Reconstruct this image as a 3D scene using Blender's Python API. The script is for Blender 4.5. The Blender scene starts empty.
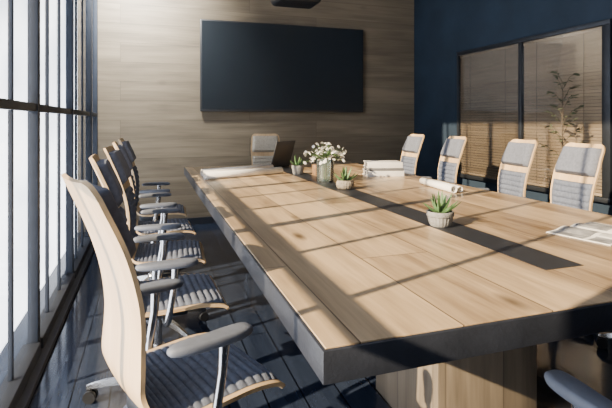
import bpy, bmesh, math, random
from mathutils import Vector, Matrix
random.seed(7)
S = bpy.context.scene
C = S.collection
PI = math.pi
R = math.radians

# ------------------------------------------------------------------ helpers
def link_mesh(name, bm, mat, parent=None, smooth=None):
    bmesh.ops.recalc_face_normals(bm, faces=bm.faces[:])
    me = bpy.data.meshes.new(name)
    bm.to_mesh(me); bm.free()
    if smooth is not None:
        for p in me.polygons: p.use_smooth = True
        me.set_sharp_from_angle(angle=R(smooth))
    me.materials.append(mat)
    o = bpy.data.objects.new(name, me)
    C.objects.link(o)
    if parent: o.parent = parent
    return o

def thing(name, label, cat, loc=(0,0,0), rz=0, group=None):
    o = bpy.data.objects.new(name, None)
    o.empty_display_size = .1
    C.objects.link(o)
    o.location = loc; o.rotation_euler = (0,0,rz)
    o['label'] = label; o['category'] = cat
    if group: o['group'] = group
    return o

def struct(o):
    o['kind'] = 'structure'
    return o

def dup(root, loc, rz, label):
    r = root.copy(); C.objects.link(r)
    r.location = loc; r.rotation_euler = (0,0,rz); r['label'] = label
    for ch in list(root.children):
        c = ch.copy(); C.objects.link(c); c.parent = r
        for g in list(ch.children):
            d = g.copy(); C.objects.link(d); d.parent = c
    return r

def merge(bm, tmp, mat=None):
    if mat is not None: tmp.transform(mat)
    me = bpy.data.meshes.new('tmp'); tmp.to_mesh(me); tmp.free()
    bm.from_mesh(me); bpy.data.meshes.remove(me)

def box(bm, x0, x1, y0, y1, z0, z1, bev=0, seg=2, mat=None):
    t = bmesh.new()
    bmesh.ops.create_cube(t, size=1)
    for v in t.verts:
        v.co = Vector(((x0+x1)/2+v.co.x*(x1-x0), (y0+y1)/2+v.co.y*(y1-y0), (z0+z1)/2+v.co.z*(z1-z0)))
    if bev: bmesh.ops.bevel(t, geom=t.edges[:], offset=bev, segments=seg, profile=.5, affect='EDGES')
    merge(bm, t, mat)

def tube(bm, pts, rad, seg=12, cap=True):
    pts = [Vector(p) for p in pts]
    n = len(pts)
    rr = rad if isinstance(rad, (list, tuple)) else [rad]*n
    t0 = (pts[1]-pts[0]).normalized()
    up = Vector((0,0,1)) if abs(t0.z) < .9 else Vector((1,0,0))
    a = t0.cross(up).normalized()
    rings = []
    for i in range(n):
        t = (pts[min(i+1,n-1)]-pts[max(i-1,0)]).normalized()
        a = (a - t*a.dot(t)).normalized(); b = t.cross(a)
        rings.append([bm.verts.new(pts[i]+(a*math.cos(2*PI*k/seg)+b*math.sin(2*PI*k/seg))*rr[i]) for k in range(seg)])
    for i in range(n-1):
        for k in range(seg):
            bm.faces.new((rings[i][k], rings[i][(k+1)%seg], rings[i+1][(k+1)%seg], rings[i+1][k]))
    if cap:
        bm.faces.new(rings[0][::-1]); bm.faces.new(rings[-1])

def lathe(bm, prof, seg=32, c=(0,0,0), mod=None):
    c = Vector(c); rings = []
    for r, z in prof:
        if r < 1e-5: rings.append([bm.verts.new(c+Vector((0,0,z)))])
        else: rings.append([bm.verts.new(c+Vector((r*(mod(2*PI*k/seg,z) if mod else 1)*math.cos(2*PI*k/seg), r*(mod(2*PI*k/seg,z) if mod else 1)*math.sin(2*PI*k/seg), z))) for k in range(seg)])
    for A, B in zip(rings, rings[1:]):
        for k in range(seg):
            k2 = (k+1) % seg
            if len(A) == 1 and len(B) == 1: continue
            if len(A) == 1: bm.faces.new((A[0], B[k2], B[k]))
            elif len(B) == 1: bm.faces.new((A[k], A[k2], B[0]))
            else: bm.faces.new((A[k], A[k2], B[k2], B[k]))

def catmull(P, n):
    P = [Vector(p) for p in P]
    Q = [P[0]*2-P[1]] + P + [P[-1]*2-P[-2]]
    out = []
    m = len(P)-1
    for i in range(n):
        f = i/(n-1)*m; k = min(int(f), m-1); t = f-k
        a, b, c, d = Q[k:k+4]
        out.append(.5*((2*b)+(c-a)*t+(2*a-5*b+4*c-d)*t*t+(3*b-a-3*c+d)*t**3))
    return out

# ------------------------------------------------------------------ materials
def nodes(name):
    m = bpy.data.materials.new(name); m.use_nodes = True
    nt = m.node_tree
    return m, nt, nt.nodes, nt.links, nt.nodes['Principled BSDF']

def plain(name, col, rough=.5, metal=0, var=.12, scale=30, bump=0, bscale=None, spec=.5):
    m, nt, N, L, b = nodes(name)
    b.inputs['Specular IOR Level'].default_value = spec
    tc = N.new('ShaderNodeTexCoord')
    nz = N.new('ShaderNodeTexNoise'); nz.inputs['Scale'].default_value = scale; nz.inputs['Detail'].default_value = 4
    L.new(tc.outputs['Object'], nz.inputs['Vector'])
    rp = N.new('ShaderNodeValToRGB')
    rp.color_ramp.elements[0].color = (*[c*(1-var) for c in col], 1)
    rp.color_ramp.elements[1].color = (*[min(1, c*(1+var)) for c in col], 1)
    rp.color_ramp.elements[0].position = .3; rp.color_ramp.elements[1].position = .7
    L.new(nz.outputs['Fac'], rp.inputs['Fac']); L.new(rp.outputs['Color'], b.inputs['Base Color'])
    b.inputs['Roughness'].default_value = rough; b.inputs['Metallic'].default_value = metal
    if bump:
        n2 = N.new('ShaderNodeTexNoise'); n2.inputs['Scale'].default_value = bscale or scale*8
        L.new(tc.outputs['Object'], n2.inputs['Vector'])
        bp = N.new('ShaderNodeBump'); bp.inputs['Strength'].default_value = bump; bp.inputs['Distance'].default_value = .01
        L.new(n2.outputs['Fac'], bp.inputs['Height']); L.new(bp.outputs['Normal'], b.inputs['Normal'])
    return m

def wood(name, dark, light, along, across, pl, pw, gap=.003, gapcol=(.02,.015,.01), rough=.5, rvar=.15, bump=.15,
         fa=1.2, fc=14, plank_amt=.35, knots=0, off=(0,0), lo=.42, hi=.86, kscale=(1.7,3.4)):
    m, nt, N, L, b = nodes(name)
    tc = N.new('ShaderNodeTexCoord'); sp = N.new('ShaderNodeSeparateXYZ')
    L.new(tc.outputs['Object'], sp.inputs[0])
    def mth(op, a, bb):
        x = N.new('ShaderNodeMath'); x.operation = op
        for i, q in enumerate((a, bb)):
            if isinstance(q, (int, float)): x.inputs[i].default_value = q
            else: L.new(q, x.inputs[i])
        return x.outputs[0]
    def axis(a):
        if len(a) == 1: return sp.outputs[a]
        return mth('ADD', sp.outputs[a[0]], sp.outputs[a[1]])
    al = mth('ADD', axis(along), off[0]); ac = mth('ADD', axis(across), off[1])
    cb = N.new('ShaderNodeCombineXYZ'); L.new(al, cb.inputs[0]); L.new(ac, cb.inputs[1])
    br = N.new('ShaderNodeTexBrick')
    br.offset = .37; br.inputs['Scale'].default_value = 1
    br.inputs['Color1'].default_value = (0,0,0,1); br.inputs['Color2'].default_value = (1,1,1,1)
    br.inputs['Mortar'].default_value = (.5,.5,.5,1)
    br.inputs['Mortar Size'].default_value = gap; br.inputs['Mortar Smooth'].default_value = .1
    br.inputs['Brick Width'].default_value = pl; br.inputs['Row Height'].default_value = pw
    L.new(cb.outputs[0], br.inputs['Vector'])
    pv = N.new('ShaderNodeSeparateColor'); L.new(br.outputs['Color'], pv.inputs[0]); pr = pv.outputs[0]
    def noise(a, c, det, dist):
        g = N.new('ShaderNodeCombineXYZ')
        L.new(mth('ADD', mth('MULTIPLY', al, a), mth('MULTIPLY', pr, 9.3)), g.inputs[0])
        L.new(mth('ADD', mth('MULTIPLY', ac, c), mth('MULTIPLY', pr, 5.1)), g.inputs[1])
        n = N.new('ShaderNodeTexNoise'); n.inputs['Scale'].default_value = 1
        n.inputs['Detail'].default_value = det; n.inputs['Distortion'].default_value = dist
        L.new(g.outputs[0], n.inputs['Vector']); return n.outputs['Fac']
    n1 = noise(fa, fc, 6, .6); n2 = noise(fa*.5, fc*.3, 3, 1.8); n3 = noise(fa*2.5, fc*6, 3, .2)
    v = mth('ADD', mth('MULTIPLY', n1, .5), mth('MULTIPLY', n2, .55))
    v = mth('ADD', v, mth('MULTIPLY', n3, .25))
    v = mth('ADD', v, mth('MULTIPLY', mth('SUBTRACT', pr, .5), plank_amt))
    rp = N.new('ShaderNodeValToRGB')
    rp.color_ramp.elements[0].position = lo; rp.color_ramp.elements[1].position = hi
    rp.color_ramp.elements[0].color = (*dark,1); rp.color_ramp.elements[1].color = (*light,1)
    L.new(v, rp.inputs['Fac'])
    col = rp.outputs['Color']
    if knots:
        g = N.new('ShaderNodeCombineXYZ')
        L.new(mth('MULTIPLY', al, kscale[0]), g.inputs[0]); L.new(mth('MULTIPLY', ac, kscale[1]), g.inputs[1])
        vo = N.new('ShaderNodeTexVoronoi'); vo.inputs['Scale'].default_value = 1
        L.new(g.outputs[0], vo.inputs['Vector'])
        kr = N.new('ShaderNodeValToRGB')
        kr.color_ramp.elements[0].position = .02; kr.color_ramp.elements[1].position = .12
        kr.color_ramp.elements[0].color = (knots,)*3+(1,); kr.color_ramp.elements[1].color = (0,0,0,1)
        L.new(vo.outputs['Distance'], kr.inputs['Fac'])
        mk = N.new('ShaderNodeMix'); mk.data_type = 'RGBA'
        mk.inputs['B'].default_value = (*[c*.35 for c in dark],1)
        L.new(kr.outputs['Color'], mk.inputs['Factor']); L.new(col, mk.inputs['A'])
        col = mk.outputs['Result']
    mx = N.new('ShaderNodeMix'); mx.data_type = 'RGBA'
    mx.inputs['B'].default_value = (*gapcol,1)
    L.new(br.outputs['Fac'], mx.inputs['Factor']); L.new(col, mx.inputs['A'])
    L.new(mx.outputs['Result'], b.inputs['Base Color'])
    L.new(mth('ADD', mth('MULTIPLY', n1, rvar), rough-rvar*.5), b.inputs['Roughness'])
    bp = N.new('ShaderNodeBump'); bp.inputs['Strength'].default_value = bump; bp.inputs['Distance'].default_value = .01
    L.new(mth('SUBTRACT', mth('MULTIPLY', n1, .4), br.outputs['Fac']), bp.inputs['Height'])
    L.new(bp.outputs['Normal'], b.inputs['Normal'])
    return m

def glass(name, tint=(1,1,1), gloss_rough=.02, refl=1.0, milk=0):
    m, nt, N, L, b = nodes(name)
    N.remove(b)
    out = N['Material Output']
    tr = N.new('ShaderNodeBsdfTransparent'); tr.inputs['Color'].default_value = (*tint,1)
    base = tr.outputs[0]
    if milk:
        df = N.new('ShaderNodeBsdfDiffuse'); df.inputs['Color'].default_value = (.62,.76,.78,1)
        m2 = N.new('ShaderNodeMixShader'); m2.inputs[0].default_value = milk
        L.new(base, m2.inputs[1]); L.new(df.outputs[0], m2.inputs[2]); base = m2.outputs[0]
    gl = N.new('ShaderNodeBsdfGlossy'); gl.inputs['Roughness'].default_value = gloss_rough
    fr = N.new('ShaderNodeFresnel'); fr.inputs['IOR'].default_value = 1.45
    ml = N.new('ShaderNodeMath'); ml.operation = 'MULTIPLY'; ml.inputs[1].default_value = refl
    L.new(fr.outputs[0], ml.inputs[0])
    mx = N.new('ShaderNodeMixShader')
    L.new(ml.outputs[0], mx.inputs[0]); L.new(base, mx.inputs[1]); L.new(gl.outputs[0], mx.inputs[2])
    L.new(mx.outputs[0], out.inputs['Surface'])
    return m

M = {}
M['table_wood'] = wood('oak_table_planks', (.14,.086,.044), (.62,.455,.275), 'Y', 'X', 2.6, .245, gap=.0020, gapcol=(.11,.07,.04), rough=.31, fa=1.5, fc=12, knots=1, plank_amt=.22, off=(.4,.05), lo=.43, hi=.84, kscale=(1.5,4.1))
M['pedestal_wood'] = wood('oak_pedestal', (.09,.073,.055), (.25,.205,.155), 'Z', 'XY', 3, .25, gap=.0016, gapcol=(.08,.065,.05), rough=.5, fa=1.6, fc=13, knots=.7, plank_amt=.15)
M['wall_wood'] = wood('olive_oak_wall_planks', (.105,.085,.060), (.240,.198,.140), 'X', 'Z', 2.3, .215, gap=.0016, gapcol=(.085,.069,.050), rough=.55, fa=1.0, fc=14, plank_amt=.10, knots=.3, off=(.3,.08), bump=.08)
M['floor_wood'] = wood('dark_blue_floor_planks', (.012,.018,.036), (.030,.042,.074), 'Y', 'X', 2.6, .16, gap=.004, gapcol=(.003,.004,.008), rough=.11, rvar=.08, bump=.2, plank_amt=.25)
M['ply'] = wood('birch_plywood', (.42,.275,.14), (.70,.505,.295), 'Z', 'Y', 5, 3, gap=0, rough=.42, fa=1.5, fc=16, plank_amt=0)
M['fabric'] = plain('slate_fabric', (.120,.140,.195), .85, 0, .2, 60, .35, 500)
M['head_fabric'] = plain('pale_slate_fabric', (.135,.150,.195), .85, 0, .15, 60, .3, 500)
M['sunlit_beige_fabric'] = plain('sunlit_beige_fabric', (.44,.40,.33), .85, 0, .12, 60, .3, 500)  # paler pad upholstery, sunlit look put into the colour
M['arm_pad'] = plain('grey_arm_rubber', (.120,.136,.175), .6, 0, .1, 40, .1, 300)
M['alu'] = plain('polished_aluminium', (.50,.51,.53), .22, 1, .05, 10)
M['dark_alu'] = plain('dark_metal', (.03,.035,.045), .4, .6, .1, 20)
M['black'] = plain('black_plastic', (.012,.013,.016), .45, 0, .1, 40)
M['band'] = plain('charcoal_table_edge', (.016,.019,.028), .45, 0, .2, 14, .1, 120)
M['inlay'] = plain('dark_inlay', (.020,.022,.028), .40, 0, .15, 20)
M['frame'] = plain('navy_window_frame', (.024,.031,.046), .7, 0, .1, 10, spec=.25)
M['blue_wall'] = plain('navy_plaster', (.0135,.0255,.045), .75, 0, .18, 3, .15, 40, spec=.3)
M['grey_wall'] = plain('mid_grey_plaster', (.30,.305,.32), .8, 0, .1, 3, .1, 40)
M['ceiling'] = plain('grey_ceiling', (.38,.38,.39), .85, 0, .05, 3)
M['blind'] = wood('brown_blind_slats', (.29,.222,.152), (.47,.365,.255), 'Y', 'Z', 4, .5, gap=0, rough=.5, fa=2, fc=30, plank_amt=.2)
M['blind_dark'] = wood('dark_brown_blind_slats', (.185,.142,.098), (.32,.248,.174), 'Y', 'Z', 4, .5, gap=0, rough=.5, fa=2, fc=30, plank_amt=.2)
M['screen'] = plain('tv_screen_slate', (.014,.019,.025), .30, 0, .05, 5)
M['bezel'] = plain('tv_bezel', (.02,.022,.026), .35, 0, .05, 20)
M['paper'] = plain('white_paper', (.84,.82,.78), .75, 0, .05, 30)
M['paper_print'] = plain('printed_page', (.56,.55,.53), .6, 0, .2, 25)
M['page_edge'] = plain('book_page_edges', (.45,.42,.38), .8, 0, .2, 60)
M['photo_ink'] = plain('grey_printed_photo', (.27,.27,.28), .5, 0, .5, 18)
M['book_white'] = plain('white_book_cover', (.76,.75,.73), .5, 0, .05, 20)
M['book_grey'] = plain('dark_grey_book_cover', (.13,.135,.15), .5, 0, .1, 20)
M['concrete'] = plain('grey_concrete_pot', (.235,.235,.235), .85, 0, .2, 45, .3, 160)
M['terra'] = plain('woven_tan_pot', (.26,.225,.18), .8, 0, .4, 60, .5, 130)
M['soil'] = plain('dark_soil', (.03,.022,.016), .95, 0, .4, 80, .6, 200)
M['aloe'] = plain('aloe_green', (.085,.17,.065), .45, 0, .5, 25)
M['leaf'] = plain('dark_leaf', (.05,.10,.035), .5, 0, .4, 20)
M['shade_leaf'] = plain('dull_green_leaf', (.070,.080,.045), .6, 0, .3, 20, spec=.3)
M['stem'] = plain('green_stem', (.10,.17,.06), .6, 0, .3, 20)
M['bark'] = plain('brown_bark', (.08,.062,.043), .8, 0, .3, 30)
M['petal'] = plain('white_petals', (.85,.83,.78), .6, 0, .08, 40)
M['silver'] = plain('dark_grey_laptop', (.038,.041,.048), .45, 0, .05, 20)
M['cup_wood'] = plain('brown_wooden_cup', (.24,.14,.07), .55, 0, .3, 30)
M['pane'] = glass('clear_window_glass', (.97,.98,1), .01, .35)
M['vase'] = glass('vase_glass', (.94,.985,.985), .02, 1.2, milk=.06)
M['dark_pane'] = glass('partition_glass', (.93,.935,.94), .03, .45)

# ------------------------------------------------------------------ room
XL, XR, YB, YF, H = -.53, 3.41, 5.58, -1.3, 3.3
WY = .30
def slab(name, x0,x1,y0,y1,z0,z1, mat, bev=0):
    bm = bmesh.new(); box(bm, x0,x1,y0,y1,z0,z1, bev)
    return struct(link_mesh(name, bm, mat))
slab('floor', XL-.2, XR+.2, YF-.2, YB+.2, -.1, 0, M['floor_wood'])
slab('ceiling', XL-.2, XR+.2, YF-.2, YB+.2, H, H+.1, M['ceiling'])
slab('wall_back', XL-.2, XR+.2, YB, YB+.2, 0, H, M['wall_wood'])
slab('wall_right', XR, XR+.2, YF, YB, 0, H, M['blue_wall'])
slab('wall_front', XL-.2, XR+.2, YF-.2, YF, 0, H, M['grey_wall'])
slab('wall_left', XL-.14, XL, YF, WY, 0, H, M['grey_wall'])
slab('baseboard_back', XL, XR, YB-.015, YB, 0, .08, M['band'])
slab('baseboard_right', XR-.015, XR, YF, YB-.016, 0, .08, M['band'])
# unseen slab added outside the far windows to keep sun off the back wall
slab('added_sun_blocker', -1.62, -1.45, 3.25, 5.28, -.1, 6, M['grey_wall'])

# tall windows down the left side
edges = [WY, 1.56, 2.70, 3.84, 4.98, 5.58]
ZT, ZB = H-.01, .005
for i in range(5):
    y0, y1 = edges[i], edges[i+1]
    w = bpy.data.objects.new('window_%d' % (i+1), None); C.objects.link(w); struct(w)
    w.location = (XL, y0, 0)
    ln = y1-y0; hw = .026
    bm = bmesh.new()
    box(bm, -.048, 0, 0, hw, ZB, ZT, .003); box(bm, -.048, 0, ln-hw, ln, ZB, ZT, .003)
    box(bm, -.065, .012, hw, ln-hw, ZB, .085, .004); box(bm, -.048, 0, hw, ln-hw, ZT-.07, ZT, .003)
    link_mesh('window_frame', bm, M['frame'], w, 30)
    bm = bmesh.new(); box(bm, -.045, -.006, hw, ln-hw, 1.248, 1.288, .003)
    link_mesh('transom', bm, M['frame'], w, 30)
    nm = 3 if ln > 1 else 2
    for k in range(1, nm):
        y = ln*k/nm
        bm = bmesh.new()
        box(bm, -.043, -.025, y-.011, y+.011, .086, 1.247, .001); box(bm, -.043, -.025, y-.011, y+.011, 1.289, ZT-.071, .001)
        link_mesh('mullion', bm, M['frame'], w, 30)
    bm = bmesh.new(); box(bm, -.036, -.032, hw, ln-hw, .085, ZT-.07)
    link_mesh('pane', bm, M['pane'], w)
slab('trim_1', XL, XL+.05, WY, YB, 0, .03, M['frame'], .003)

# glazed partition window in the blue wall
PY0, PYm, PY1, PZ0, PZ1 = 2.74, 3.62, 4.56, .60, 1.95
w = bpy.data.objects.new('window_6', None); C.objects.link(w); struct(w); w.location = (XR, PY0, 0)
bm = bmesh.new()
a, b_, c_ = 0, PYm-PY0, PY1-PY0
box(bm, -.045, 0, -.05, c_+.03, PZ1, PZ1+.04, .003); box(bm, -.045, 0, -.05, c_+.03, PZ0-.04, PZ0, .003)
box(bm, -.045, 0, -.05, .02, PZ0, PZ1, .003); box(bm, -.045, 0, c_, c_+.03, PZ0, PZ1, .003); box(bm, -.045, 0, b_-.02, b_+.02, PZ0, PZ1, .003)
link_mesh('window_frame', bm, M['dark_alu'], w, 30)
for y0, y1 in ((.02, b_-.02), (b_+.02, c_)):
    bm = bmesh.new(); box(bm, -.038, -.034, y0, y1, PZ0, PZ1); link_mesh('pane', bm, M['dark_pane'], w)
def blind(y0, y1, label, mt):
    t = thing('slat_blind', label, 'blind', (XR-.017, (y0+y1)/2, PZ0), 0, 'brown slat blinds in the blue wall')
    h = (y1-y0)/2-.008
    bm = bmesh.new(); z = .03
    while z < PZ1-PZ0-.045:
        box(bm, -.0010, .0010, -h, h, -.0140, .0140, 0, mat=Matrix.Translation((0,0,z+.012)) @ Matrix.Rotation(R(-30), 4, 'Y'))
        z += .0275
    link_mesh('slats', bm, mt, t)
    bm = bmesh.new(); box(bm, -.011, .011, -h, h, PZ1-PZ0-.034, PZ1-PZ0-.002, .003); link_mesh('head_rail', bm, mt, t, 30)
    bm = bmesh.new(); box(bm, -.011, .011, -h, h, .004, .026, .003); link_mesh('bottom_rail', bm, mt, t, 30)
    for s in (-.6, .6):
        bm = bmesh.new(); tube(bm, [(-.0125, s*h, .02), (-.0125, s*h, PZ1-PZ0-.03)], .0013, 6); link_mesh('cord', bm, M['black'], t)
blind(PY0+.02, PYm-.02, 'brown slat blind in the right half of the blue wall window, behind the silhouette plant', M['blind'])
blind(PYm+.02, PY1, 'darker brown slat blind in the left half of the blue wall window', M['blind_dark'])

# ------------------------------------------------------------------ tv + projector
t = thing('television', 'large flat black television mounted on the wooden wall', 'television', (1.588, YB, 0))
bm = bmesh.new(); box(bm, -1.03, 1.03, -.075, -.03, 1.31, 2.375, .006); link_mesh('bezel', bm, M['bezel'], t, 30)
bm = bmesh.new(); box(bm, -1.012, 1.012, -.0775, -.0745, 1.338, 2.358); link_mesh('screen', bm, M['screen'], t)
bm = bmesh.new(); box(bm, -.35, .35, -.032, 0, 1.6, 2.1, .005); link_mesh('wall_mount', bm, M['black'], t, 30)

PZ = .225
t = thing('projector', 'dark rounded ceiling projector hanging above the table at the top edge', 'projector', (1.41, 4.55, PZ))
bm = bmesh.new(); box(bm, -.235, .235, -.17, .17, 2.150, 2.275, .060, 7); link_mesh('body', bm, M['black'], t, 60)
bm = bmesh.new()
ln_ = bmesh.new(); lathe(ln_, [(0,-.02),(.03,-.02),(.038,0),(.042,.03),(.034,.03),(.030,.005),(0,.0)], 24)
merge(bm, ln_, Matrix.Translation((.08,.17,2.212)) @ Matrix.Rotation(R(-90),4,'X')); link_mesh('lens', bm, M['dark_alu'], t, 40)
bm = bmesh.new(); tube(bm, [(0,0,2.26),(0,0,H-.012-PZ)], .022, 16); link_mesh('pole', bm, M['dark_alu'], t, 40)
bm = bmesh.new(); lathe(bm, [(0,H-.03-PZ),(.07,H-.03-PZ),(.08,H-.002-PZ),(0,H-.002-PZ)], 24); link_mesh('ceiling_plate', bm, M['dark_alu'], t, 40)
bm = bmesh.new()
for k in range(7): box(bm, -.10+k*.03, -.085+k*.03, -.173, -.166, 2.205, 2.222)
link_mesh('vent', bm, M['dark_alu'], t)

# ------------------------------------------------------------------ table
TX0, TX1, TY0, TY1, TZ = .317, 2.05, .845, 4.62, .76
tb = thing('conference_table', 'long oak plank conference table with charcoal edge and dark centre strip', 'table', ((TX0+TX1)/2, (TY0+TY1)/2, 0))
hx, hy = (TX1-TX0)/2, (TY1-TY0)/2
bm = bmesh.new(); box(bm, -hx, hx, -hy, hy, .691, TZ-.003, .003); link_mesh('edge_band', bm, M['band'], tb, 30)
bm = bmesh.new(); box(bm, -hx+.008, hx-.008, -hy+.008, hy-.008, TZ-.004, TZ, .001, 1); link_mesh('tabletop', bm, M['table_wood'], tb)
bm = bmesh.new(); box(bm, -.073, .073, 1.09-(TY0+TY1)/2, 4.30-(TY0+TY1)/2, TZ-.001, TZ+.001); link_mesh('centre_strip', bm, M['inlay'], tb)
for y0 in (1.42, 3.57):
    bm = bmesh.new(); box(bm, -.22, .22, y0-(TY0+TY1)/2, y0+.48-(TY0+TY1)/2, 0, .692, .004); link_mesh('pedestal', bm, M['pedestal_wood'], tb, 30)

# ------------------------------------------------------------------ chair
NP = 90
PROF = catmull([(.272,.420),(.248,.444),(.17,.457),(.08,.455),(0,.451),(-.07,.454),(-.115,.474),(-.138,.52),(-.140,.59),(-.138,.67),(-.148,.755),(-.170,.84),(-.201,.925),(-.235,1.005),(-.257,1.055)], NP)
def nrm(i):
    t = (PROF[min(i+1,NP-1)]-PROF[max(i-1,0)]).normalized()
    return Vector((t.y, -t.x))
WK = [(0,.205),(.33,.205),(.42,.192),(.52,.166),(.62,.157),(.72,.164),(.82,.168),(.92,.157),(1,.142)]
def width(f):                                     # shell half-width along the profile
    w = WK[-1][1]
    for (a, wa), (b, wb) in zip(WK, WK[1:]):
        if f <= b:
            g = (f-a)/(b-a); g = g*g*(3-2*g); w = wa+(wb-wa)*g; break
    e = min(f, 1-f)/.035
    if e < 1: w *= .80 + .20*math.sqrt(max(0, 1-(1-e)**2))
    return w
def strip(bm, i0, i1, wf, lo, hi, m=14, sub=1):
    """a bent slab following the profile; lo/hi give the offset along the normal from (u along, v across)"""
    top, bot = [], []
    K = (i1-i0)*sub
    for a in range(K+1):
        f = i0+a/sub; i = min(int(f), NP-2); g = f-i
        n = nrm(i).lerp(nrm(i+1), g); p = PROF[i].lerp(PROF[i+1], g); w = wf(f); u = a/K
        cv = .004 + .022*max(0, min(1, (f/NP-.38)/.2))
        tr, br_ = [], []
        for k in range(m+1):
            v = -1+2*k/m; y = v*w; base = cv*(y/.21)**2
            for L_, fn in ((tr, hi), (br_, lo)):
                o = base + fn(u, v); q = p+n*o
                L_.append(bm.verts.new((q.x, y, q.y)))
        top.append(tr); bot.append(br_)
    for a in range(K):
        for k in range(m):
            bm.faces.new((top[a][k], top[a+1][k], top[a+1][k+1], top[a][k+1]))
            bm.faces.new((bot[a][k], bot[a][k+1], bot[a+1][k+1], bot[a+1][k]))
        for k in (0, m):
            bm.faces.new((top[a][k], bot[a][k], bot[a+1][k], top[a+1][k]))
    for a in (0, K):
        for k in range(m): bm.faces.new((top[a][k], top[a][k+1], bot[a][k+1], bot[a][k]))
def puff(H_, ribs, deep=.5):
    def f(u, v):
        e = max(0, 1-abs(v)**8)**.5 * max(0, 1-abs(2*u-1)**14)**.5
        r = 1 if not ribs else 1-deep+deep*abs(math.sin(u*ribs*PI))**.7
        return .002 + H_*e*r
    return f
def make_chair(label, loc, rz):
    t = thing('office_chair', label, 'chair', loc, rz, 'office chairs around the table')
    bm = bmesh.new(); strip(bm, 0, NP-1, lambda i: width(i/(NP-1)), lambda u,v: -.012, lambda u,v: 0.0)
    link_mesh('plywood_shell', bm, M['ply'], t, 50)
    bm = bmesh.new(); strip(bm, 6, 36, lambda i: width(.2)*.91, lambda u,v: .001, puff(.015, 15, .5), 20, 4); link_mesh('seat_pad', bm, M['fabric'], t, 60)
    bm = bmesh.new(); strip(bm, 43, 68, lambda i: width(i/(NP-1))*.92, lambda u,v: .001, puff(.020, 9, .55), 20, 4); link_mesh('back_pad', bm, M['fabric'], t, 60)
    bm = bmesh.new(); strip(bm, 71, 85, lambda i: width(i/(NP-1))*.91, lambda u,v: .001, puff(.040, 0), 20); link_mesh('headrest', bm, M['head_fabric'], t, 60)
    for s in (-1, 1):
        bm = bmesh.new()
        tube(bm, [(.02, s*.06, .405),(.02, s*.17, .405),(.02, s*.212, .410),(.025, s*.232, .43),(.03, s*.235, .47),(.045, s*.235, .56),(.05, s*.235, .632)],
             [.013,.013,.013,.013,.013,.0125,.016], 14)
        sup = link_mesh('arm_support', bm, M['alu'], t, 50)
        bm = bmesh.new(); ol = []
        n = 28
        for k in range(n):
            a = 2*PI*k/n
            ex = math.copysign(abs(math.cos(a))**.55, math.cos(a)); ey = math.copysign(abs(math.sin(a))**.7, math.sin(a))
            x = .022+.118*ex; wv = .028+.005*ex
            ol.append((x, s*.233+wv*ey - s*.010*(ex**2)))
        rows = []
        for z, sc in ((.633,.86),(.636,.96),(.643,1),(.650,.99),(.656,.92),(.658,.78)):
            cx, cy = .022, s*.229
            rows.append([bm.verts.new((cx+(x-cx)*sc, cy+(y-cy)*sc, z-.14*(x-cx)**2*(1 if x<cx else .5))) for x, y in ol])
        for A, B in zip(rows, rows[1:]):
            for k in range(n): bm.faces.new((A[k], A[(k+1)%n], B[(k+1)%n], B[k]))
        bm.faces.new(rows[0][::-1]); bm.faces.new(rows[-1])
        link_mesh('arm_pad', bm, M['arm_pad'], sup, 50)
    bm = bmesh.new(); box(bm, -.10, .12, -.075, .075, .375, .437, .012, 3); link_mesh('tilt_mechanism', bm, M['dark_alu'], t, 40)
    bm = bmesh.new(); tube(bm, [(-.02,.07,.40),(-.04,.16,.395),(-.045,.19,.392)], [.006,.006,.009], 8); link_mesh('lever', bm, M['black'], t, 40)
    bm = bmesh.new(); lathe(bm, [(0,.10),(.030,.10),(.030,.24),(.019,.242),(.019,.38),(0,.38)], 20); link_mesh('column', bm, M['alu'], t, 40)
    bm = bmesh.new(); lathe(bm, [(0,.075),(.036,.075),(.042,.09),(.040,.125),(.031,.135),(0,.135)], 24); link_mesh('hub', bm, M['alu'], t, 40)
    for k in range(5):
        a = 2*PI*k/5+.3; d = Vector((math.cos(a), math.sin(a), 0)); q = Vector((-d.y, d.x, 0))
        bm = bmesh.new(); rows = []
        for r, hw, z0, z1 in ((.03,.020,.085,.122),(.12,.017,.080,.110),(.22,.014,.070,.094),(.285,.011,.058,.076),(.30,.006,.058,.070)):
            rows.append([bm.verts.new(d*r+q*sx*hw+Vector((0,0,z))) for sx, z in ((-1,z0),(1,z0),(.6,z1),(-.6,z1))])
        for A, B in zip(rows, rows[1:]):
            for j in range(4): bm.faces.new((A[j], A[(j+1)%4], B[(j+1)%4], B[j]))
        bm.faces.new(rows[0][::-1]); bm.faces.new(rows[-1])
        lg = link_mesh('leg', bm, M['alu'], t, 40)
        bm = bmesh.new(); tube(bm, [d*.283+Vector((0,0,.028)), d*.283+Vector((0,0,.064))], .006, 8)
        for s in (-1, 1):
            tube(bm, [d*.283+q*s*.006+Vector((0,0,.026)), d*.283+q*s*.020+Vector((0,0,.026))], .026, 18)
        link_mesh('caster', bm, M['black'], lg, 40)
    return t

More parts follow.
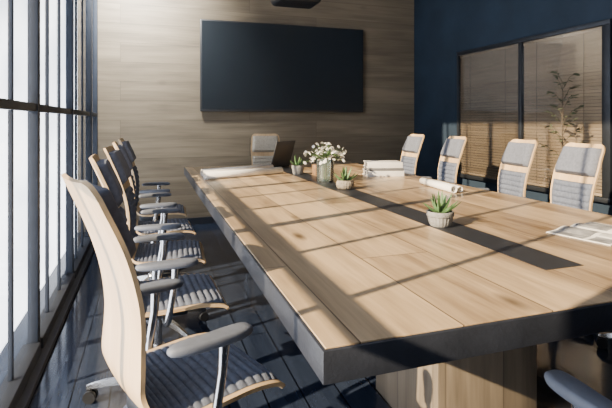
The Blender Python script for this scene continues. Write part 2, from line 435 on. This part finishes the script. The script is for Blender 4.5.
ch = make_chair('chair nearest the camera at lower left, turned to show its pale wooden back', (.055,1.415,0), R(20))
dup(ch, (.035,2.12,0), R(3), 'second chair from the camera on the window side, just beyond the nearest wooden back')
dup(ch, (.035,2.81,0), R(-3), 'chair in the middle of the window side row, third from the camera')
dup(ch, (.03,3.47,0), R(2), 'chair fourth from the camera in the row along the windows')
dup(ch, (.03,4.13,0), R(-2), 'farthest chair on the window side, nearest the wooden wall')
hc = dup(ch, (1.21,4.90,0), R(-96), 'chair with a sunlit-toned beige back at the far head of the table, under the television')
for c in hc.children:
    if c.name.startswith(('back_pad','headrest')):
        c.data = c.data.copy(); c.data.materials[0] = M['sunlit_beige_fabric']
dup(ch, (2.52,4.47,0), R(179), 'farthest chair on the blue wall side, where wood and blue walls meet')
dup(ch, (2.51,3.76,0), R(175), 'chair before the left half of the blind window, second from the wooden wall')
dup(ch, (2.50,2.93,0), R(174), 'chair before the right half of the blind window, third from the wooden wall')
dup(ch, (2.40,2.30,0), R(177), 'chair at the right edge, closest with its ribbed back seen, beyond the magazine')
dup(ch, (2.45,1.64,0), R(182), 'chair mostly outside the right edge, only its base seen under the table')
dup(ch, (1.06,.675,0), R(90), 'chair at the near head of the table, only an armrest seen at lower right')

# ------------------------------------------------------------------ things on the table
Z = TZ+.0003
def leaf_blade(bm, az, tilt, ln, wd, base_r, z0, curve=.5, thick=.35, n=8):
    d = Vector((math.cos(az), math.sin(az), 0)); q = Vector((-d.y, d.x, 0))
    p = d*base_r+Vector((0,0,z0)); ang = tilt; rows = []
    for i in range(n+1):
        f = i/n
        w = wd*(1-f)**.75*(.75+.5*math.sin(min(1,f*2.2)*PI*.5)) * .5 + .0003
        nn = Vector((-d.x*math.sin(ang), -d.y*math.sin(ang), math.cos(ang)))
        th = w*thick*2
        rows.append([bm.verts.new(p+q*w+nn*w*.35), bm.verts.new(p+nn*.0), bm.verts.new(p-q*w+nn*w*.35), bm.verts.new(p-nn*th)])
        p = p + (d*math.cos(ang)+Vector((0,0,math.sin(ang))))*(ln/n)
        ang += curve/n
    for A, B in zip(rows, rows[1:]):
        for j in range(4): bm.faces.new((A[j], A[(j+1)%4], B[(j+1)%4], B[j]))
    bm.faces.new(rows[0][::-1]); bm.faces.new(rows[-1])
def succulent(label, loc, r, h, leaf_len, potmat, nleaf, shape=0, z=Z):
    t = thing('potted_succulent', label, 'plant', (loc[0], loc[1], z), 0, 'small potted succulents on the table')
    bm = bmesh.new()
    if shape == 0:
        pr = [(0,0),(r*.72,0),(r*.78,h*.05),(r*.98,h*.7),(r,h*.78),(r,h),(r*.90,h),(r*.88,h*.8),(0,h*.8)]
        lathe(bm, pr, 32)
    elif shape == 2:
        K = [(r*.68,0),(r*.78,h*.10),(r*.90,h*.36),(r*.965,h*.64)]
        pr = [(0,0)]+[(p.x,p.y) for p in catmull([(a,b,0) for a,b in K], 14)]+[(r*1.0,h*.67),(r*1.02,h*.70),(r*1.02,h*.97),(r,h),(r*.87,h),(r*.84,h*.8),(0,h*.8)]
        def mod2(a, zz):                            # vertical flutes below the rim band
            f = zz/h
            if f < .04 or f > .65: return 1
            return 1-.035*abs(math.sin(11*a))
        lathe(bm, pr, 132, mod=mod2)
    else:
        K = [(r*.66,0),(r*.86,h*.12),(r,h*.45),(r*.97,h*.75),(r*.86,h)]
        pr = [(0,0)]+[(p.x,p.y) for p in catmull([(a,b,0) for a,b in K], 19)]+[(r*.77,h),(r*.8,h*.82),(0,h*.82)]
        def mod(a, zz):                             # diamond pattern pressed into the wall
            f = zz/h
            if f < .08 or f > .92: return 1
            return 1+.030*math.cos(10*a+f*13)*math.cos(10*a-f*13)
        lathe(bm, pr, 120, mod=mod)
    link_mesh('pot', bm, potmat, t, 40)
    bm = bmesh.new(); lathe(bm, [(0,h*.805),(r*.78,h*.825),(r*.7,h*.88),(0,h*.91)], 24); link_mesh('soil', bm, M['soil'], t, 60)
    bm = bmesh.new()
    for k in range(nleaf):
        ring = k % 3
        leaf_blade(bm, 2*PI*k/nleaf*2.37+random.uniform(-.2,.2), [.45,.85,1.25][ring]+random.uniform(-.1,.1), leaf_len*random.uniform(.85,1.1), leaf_len*.20, r*.12, h*.86, .35)
    link_mesh('leaves', bm, M['aloe'], t, 50)
    return t
succulent('largest potted aloe with spiky green leaves, nearest on the centre strip', (1.157,1.69), .055, .062, .092, M['concrete'], 19, 2, Z+.001)
succulent('small spiky aloe in a round tan pot, right of the flower vase', (1.202,2.80), .058, .058, .095, M['terra'], 15, 1, Z+.001)
succulent('small dark succulent in a straight grey pot, between laptop and flower vase', (1.165,3.70), .052, .075, .10, M['concrete'], 13, 0, Z+.001)

# vase and bouquet
VX, VY = 1.205, 3.17
t = thing('flower_vase', 'clear glass vase holding the white flowers', 'vase', (VX, VY, Z+.001))
bm = bmesh.new(); lathe(bm, [(0,0),(.054,0),(.060,.01),(.063,.08),(.065,.165),(.062,.165),(.060,.08),(.055,.014),(0,.012)], 32); link_mesh('glass_body', bm, M['vase'], t, 40)
bq = thing('bouquet', 'bunch of small white flowers standing in the glass vase', 'flowers', (VX, VY, Z+.016))
tips = []
for k in range(99):
    a = random.uniform(0, 2*PI); rr = .150*math.sqrt(random.random()); z = .240-.5*rr*rr/.150+random.uniform(-.055,.045)
    tips.append(Vector((rr*math.cos(a), rr*math.sin(a), z)))
bm = bmesh.new()
for p in tips[:8]:
    b0 = Vector((p.x*.22, p.y*.22, 0)); md = Vector((p.x*.24, p.y*.24, .15))
    tube(bm, catmull([b0, md, p*.6+Vector((0,0,.085)), p], 8), .0015, 6)
for p in tips[8:]:
    tube(bm, [Vector((p.x*.35,p.y*.35,.17)), p], .0010, 5)
link_mesh('stems', bm, M['stem'], bq, 60)
bm = bmesh.new()
for k in range(9): leaf_blade(bm, 2*PI*k/9+random.uniform(-.2,.2), random.uniform(.1,.9), .10, .026, .03, .168, -.4, .05)
link_mesh('leaves', bm, M['leaf'], bq, 60)
def blossom_mesh():
    bm = bmesh.new()
    for lay, (n, ln, tilt) in enumerate(((7,.026,.25),(6,.020,.75),(4,.014,1.15))):
        for k in range(n):
            a = 2*PI*k/n+lay*.4; d = Vector((math.cos(a), math.sin(a), 0)); q = Vector((-d.y,d.x,0)); rows = []
            for f, w in ((0,.003),(.4,.010),(.8,.009),(1,.004)):
                c = d*ln*f*math.cos(tilt)+Vector((0,0,ln*f*math.sin(tilt)-.012*f*f+lay*.002))
                rows.append((bm.verts.new(c+q*w), bm.verts.new(c-q*w)))
            for A, B in zip(rows, rows[1:]): bm.faces.new((A[0],A[1],B[1],B[0]))
    return bm
b0 = None
for p in tips:
    if b0 is None: b0 = o = link_mesh('blossom', blossom_mesh(), M['petal'], bq, 80)
    else: o = b0.copy(); C.objects.link(o); o.parent = bq
    o.location = p; o.rotation_euler = (-p.y*6+random.uniform(-.4,.4), p.x*6+random.uniform(-.4,.4), random.uniform(0,6)); s = random.uniform(.4,.68); o.scale = (s,s,s)

# wooden cup
t = thing('pencil_cup', 'small brown cup between the grey pot and the flower vase', 'cup', (1.30,3.62,Z))
bm = bmesh.new(); lathe(bm, [(0,0),(.034,0),(.037,.004),(.037,.085),(.032,.085),(.032,.01),(0,.01)], 28); link_mesh('cup_body', bm, M['cup_wood'], t, 40)

# paper rolls
def roll(label, p0, p1, r, zc, turns, group):
    p0 = Vector((*p0, 0)); p1 = Vector((*p1, 0)); ln = (p1-p0).length
    t = thing('paper_roll', label, 'paper roll', ((p0.x+p1.x)/2, (p0.y+p1.y)/2, zc), math.atan2(p1.y-p0.y, p1.x-p0.x), group)
    bm = bmesh.new(); n = int(turns*36); A, B = [], []
    for k in range(n+1):
        f = k/n; a = 2*PI*turns*f; rr = r*(.75+.25*f)
        for L_, x in ((A,-ln/2),(B,ln/2)): L_.append(bm.verts.new((x+.003*math.sin(a*.37)*f, rr*math.cos(a-PI/2), rr*math.sin(a-PI/2))))
    for k in range(n): bm.faces.new((A[k],A[k+1],B[k+1],B[k]))
    o = link_mesh('rolled_sheet', bm, M['paper'], t, 80)
    so = o.modifiers.new('thickness', 'SOLIDIFY'); so.thickness = .0012; so.offset = -1
    return t
g = 'rolled papers on the window side of the table'
roll('long white paper roll at the front of the pair near the far window side', (.395,3.56), (1.05,3.80), .029, Z+.0295, 3, g)
roll('long white paper roll at the back of the pair near the far window side', (.40,3.80), (1.03,4.03), .029, Z+.0295, 3, g)
g = 'rolled papers on the blue wall side of the table'
roll('thick white paper roll behind the large aloe, closer to the table middle', (1.755,2.42), (1.80,2.84), .024, Z+.0245, 3, g)
roll('thinner white paper roll behind the large aloe, closer to the blue wall chairs', (1.815,2.44), (1.858,2.82), .019, Z+.0195, 3, g)

# books
def book(label, x, y, z, rz, w, l, h, cover):
    t = thing('book', label, 'book', (x,y,z), rz, 'books stacked on the table')
    bm = bmesh.new()
    box(bm, -w/2, w/2, -l/2, l/2, 0, .005, .0015, 2); box(bm, -w/2, w/2, -l/2, l/2, h-.005, h, .0015, 2); box(bm, -w/2, w/2, -l/2, -l/2+.006, .001, h-.001, .0025, 3)
    link_mesh('cover', bm, cover, t, 30)
    bm = bmesh.new(); box(bm, -w/2+.007, w/2-.007, -l/2+.006, l/2-.008, .005, h-.005); link_mesh('pages', bm, M['page_edge'], t)
book('white hardback book at the bottom of the stack of three', 1.80,3.42,Z, R(-14), .295,.21,.045, M['book_white'])
book('thin dark grey book in the middle of the stack of three', 1.80,3.418,Z+.0452, R(-14), .285,.205,.022, M['book_grey'])
book('white hardback book on top of the stack of three', 1.798,3.42,Z+.0674, R(-15), .28,.20,.045, M['book_white'])

# laptop
t = thing('laptop', 'open dark grey laptop before the far head chair', 'laptop', (1.165,4.25,Z), -2.42)
bm = bmesh.new(); box(bm, -.16,.16,-.22,0,.001,.014,.004,2); bs = link_mesh('base', bm, M['silver'], t, 40)
bm = bmesh.new()
for r_ in range(5):
    for k in range(12): box(bm, -.138+k*.0232, -.118+k*.0232, -.10+r_*.017, -.086+r_*.017, .0135, .0152)
link_mesh('keyboard', bm, M['black'], bs)
bm = bmesh.new(); box(bm, -.04,.04,-.20,-.125,.0137,.0145); link_mesh('touchpad', bm, M['dark_alu'], bs)
tilt = Matrix.Translation((0,-.004,.014)) @ Matrix.Rotation(R(-16),4,'X')
bm = bmesh.new(); box(bm, -.16,.16,0,.007,0,.250,.003,2,tilt); ld = link_mesh('lid', bm, M['silver'], t, 40)
bm = bmesh.new(); box(bm, -.15,.15,-.001,.0005,.012,.240,0,2,tilt); link_mesh('display', bm, M['screen'], ld)

# magazine
t = thing('magazine', 'open magazine with grey photos lying at the right edge of the table', 'magazine', (1.68,1.385,Z), R(14))
MS = .84
for s in (-1, 1):
    bm = bmesh.new(); A = []
    n = 10
    for i in range(n+1):
        f = i/n; x = s*.205*MS*f; z = .003+.010*math.sin(min(1,f*1.6)*PI)*(1-f*.4)
        A.append([bm.verts.new((x, y*MS, zz)) for y, zz in ((-.14,z),(.14,z),(.14,.0005),(-.14,.0005))])
    for P, Q in zip(A, A[1:]):
        for j in range(4): bm.faces.new((P[j],P[(j+1)%4],Q[(j+1)%4],Q[j]))
    bm.faces.new(A[0][::-1]); bm.faces.new(A[-1])
    pg = link_mesh('page', bm, M['paper'], t, 40)
    for (x0,x1,y0,y1,mt) in ((.02,.195,-.02,.13,'photo_ink'),(.02,.10,-.13,-.04,'paper_print'),(.115,.195,-.13,-.04,'photo_ink')):
        bm = bmesh.new(); rows = []
        for i in range(9):
            x = x0+(x1-x0)*i/8; f = x/.205; z = .0036+.010*math.sin(min(1,f*1.6)*PI)*(1-f*.4)
            rows.append((bm.verts.new((s*x*MS,y0*MS,z)), bm.verts.new((s*x*MS,y1*MS,z))))
        for P, Q in zip(rows, rows[1:]): bm.faces.new((P[0],P[1],Q[1],Q[0]))
        link_mesh('printed_picture', bm, M[mt], pg)

# ------------------------------------------------------------------ added plant by the partition, in place of a plant's shadowy silhouette
t = thing('silhouette_plant', 'slim added plant standing in for the silhouette on the right blind of the blue wall', 'plant', (3.16,2.93,0))
bm = bmesh.new(); lathe(bm, [(0,0),(.10,0),(.13,.30),(.135,.32),(.12,.32),(.115,.28),(0,.28)], 32); link_mesh('pot', bm, M['band'], t, 40)
bm = bmesh.new(); lf = bmesh.new()
tube(bm, [(0,0,.27),(.01,.01,.7),(-.01,0,1.1),(0,.01,1.42)], [.007,.006,.004,.002], 8)
for k in range(20):
    a = k*2.4; z = .85+.034*k; l = .18-.004*k; d = Vector((math.cos(a)*.7, math.sin(a), 0))
    e = Vector((0,0,z))+d*l+Vector((0,0,.12)); s0 = Vector((0,0,z))
    pts = [s0, s0+d*l*.5+Vector((0,0,.09)), e]
    tube(bm, pts, [.0025,.002,.001], 6)
    for j in range(8):
        f = .25+.1*j; p = s0.lerp(e, f)+Vector((0,0,.03*(1-abs(f-.5)*2)))
        az = a+(1 if j%2 else -1)*random.uniform(.5,1.1)
        dd = Vector((math.cos(az), math.sin(az), random.uniform(-.3,.5))).normalized(); q = dd.cross(Vector((0,0,1))).normalized()+Vector((0,0,random.uniform(-.8,.8)))
        ll = random.uniform(.04,.06); v = []
        for ff, w in ((0,.001),(.35,.009),(.7,.007),(1,.001)): v.append((lf.verts.new(p+dd*ll*ff+q*w), lf.verts.new(p+dd*ll*ff-q*w)))
        for A, B in zip(v, v[1:]): lf.faces.new((A[0],A[1],B[1],B[0]))
link_mesh('stems', bm, M['bark'], t, 60); link_mesh('leaves', lf, M['shade_leaf'], t, 60)
bm = bmesh.new(); lathe(bm, [(0,.281),(.112,.281),(.08,.293),(0,.297)], 24); link_mesh('soil', bm, M['soil'], t, 60)

# ------------------------------------------------------------------ light
W = bpy.data.worlds.new('World'); S.world = W; W.use_nodes = True
N = W.node_tree.nodes; L = W.node_tree.links
bg = N['Background']; bg.inputs['Strength'].default_value = 10.5
tc = N.new('ShaderNodeTexCoord'); sp = N.new('ShaderNodeSeparateXYZ'); rp = N.new('ShaderNodeValToRGB')
L.new(tc.outputs['Generated'], sp.inputs[0]); L.new(sp.outputs['Z'], rp.inputs['Fac'])
rp.color_ramp.elements[0].color = (.88,.885,.89,1); rp.color_ramp.elements[1].color = (.15,.185,.25,1)
rp.color_ramp.elements[0].position = .12; rp.color_ramp.elements[1].position = .45
# hazy cloud variation
mp = N.new('ShaderNodeMapping'); mp.inputs['Scale'].default_value = (5,5,2.2)
nz = N.new('ShaderNodeTexNoise'); nz.inputs['Scale'].default_value = 2.2; nz.inputs['Detail'].default_value = 4
L.new(tc.outputs['Generated'], mp.inputs['Vector']); L.new(mp.outputs[0], nz.inputs['Vector'])
cr = N.new('ShaderNodeValToRGB'); cr.color_ramp.elements[0].position = .35; cr.color_ramp.elements[1].position = .58
cr.color_ramp.elements[0].color = (.55,.58,.62,1); cr.color_ramp.elements[1].color = (1,1,1,1)
L.new(nz.outputs['Fac'], cr.inputs['Fac'])
ml = N.new('ShaderNodeMix'); ml.data_type = 'RGBA'; ml.blend_type = 'MULTIPLY'; ml.inputs['Factor'].default_value = 1
L.new(rp.outputs['Color'], ml.inputs['A']); L.new(cr.outputs['Color'], ml.inputs['B'])
L.new(ml.outputs['Result'], bg.inputs['Color'])
sl = bpy.data.lights.new('sun', 'SUN'); sl.energy = 20; sl.color = (1,.775,.48); sl.angle = R(.6)
so = bpy.data.objects.new('sun', sl); C.objects.link(so); so.location = (-6,-1,4)
E, A = R(26), R(19)
so.rotation_euler = Vector((math.cos(E)*math.cos(A), math.cos(E)*math.sin(A), -math.sin(E))).to_track_quat('-Z','Y').to_euler()
al = bpy.data.lights.new('window_portal', 'AREA'); al.shape = 'RECTANGLE'; al.size = 3.3; al.size_y = 5.3
al.cycles.is_portal = True
ao = bpy.data.objects.new('window_portal', al); C.objects.link(ao); ao.location = (XL-.12, 2.94, 1.65)
ao.rotation_euler = (0, R(-90), 0)
# unseen area lamp added for the upper-left glow on the back wall
wl = bpy.data.lights.new('added_wall_glow', 'AREA'); wl.shape = 'DISK'; wl.size = .35; wl.energy = 90; wl.color = (1,.97,.90); wl.spread = R(95)
wo = bpy.data.objects.new('added_wall_glow', wl); C.objects.link(wo); wo.location = (-.20, 4.55, 3.2)
wo.rotation_euler = Vector((.05,1.03,-.85)).to_track_quat('-Z','Y').to_euler()

# ------------------------------------------------------------------ camera
cd = bpy.data.cameras.new('camera'); co = bpy.data.objects.new('camera', cd); C.objects.link(co)
cd.sensor_width = 36; cd.lens = 470/612*36; cd.shift_y = -83/612; cd.clip_start = .02
co.location = (0,0,1.2); co.rotation_euler = (R(90), 0, -math.atan2(157,470))
S.camera = co
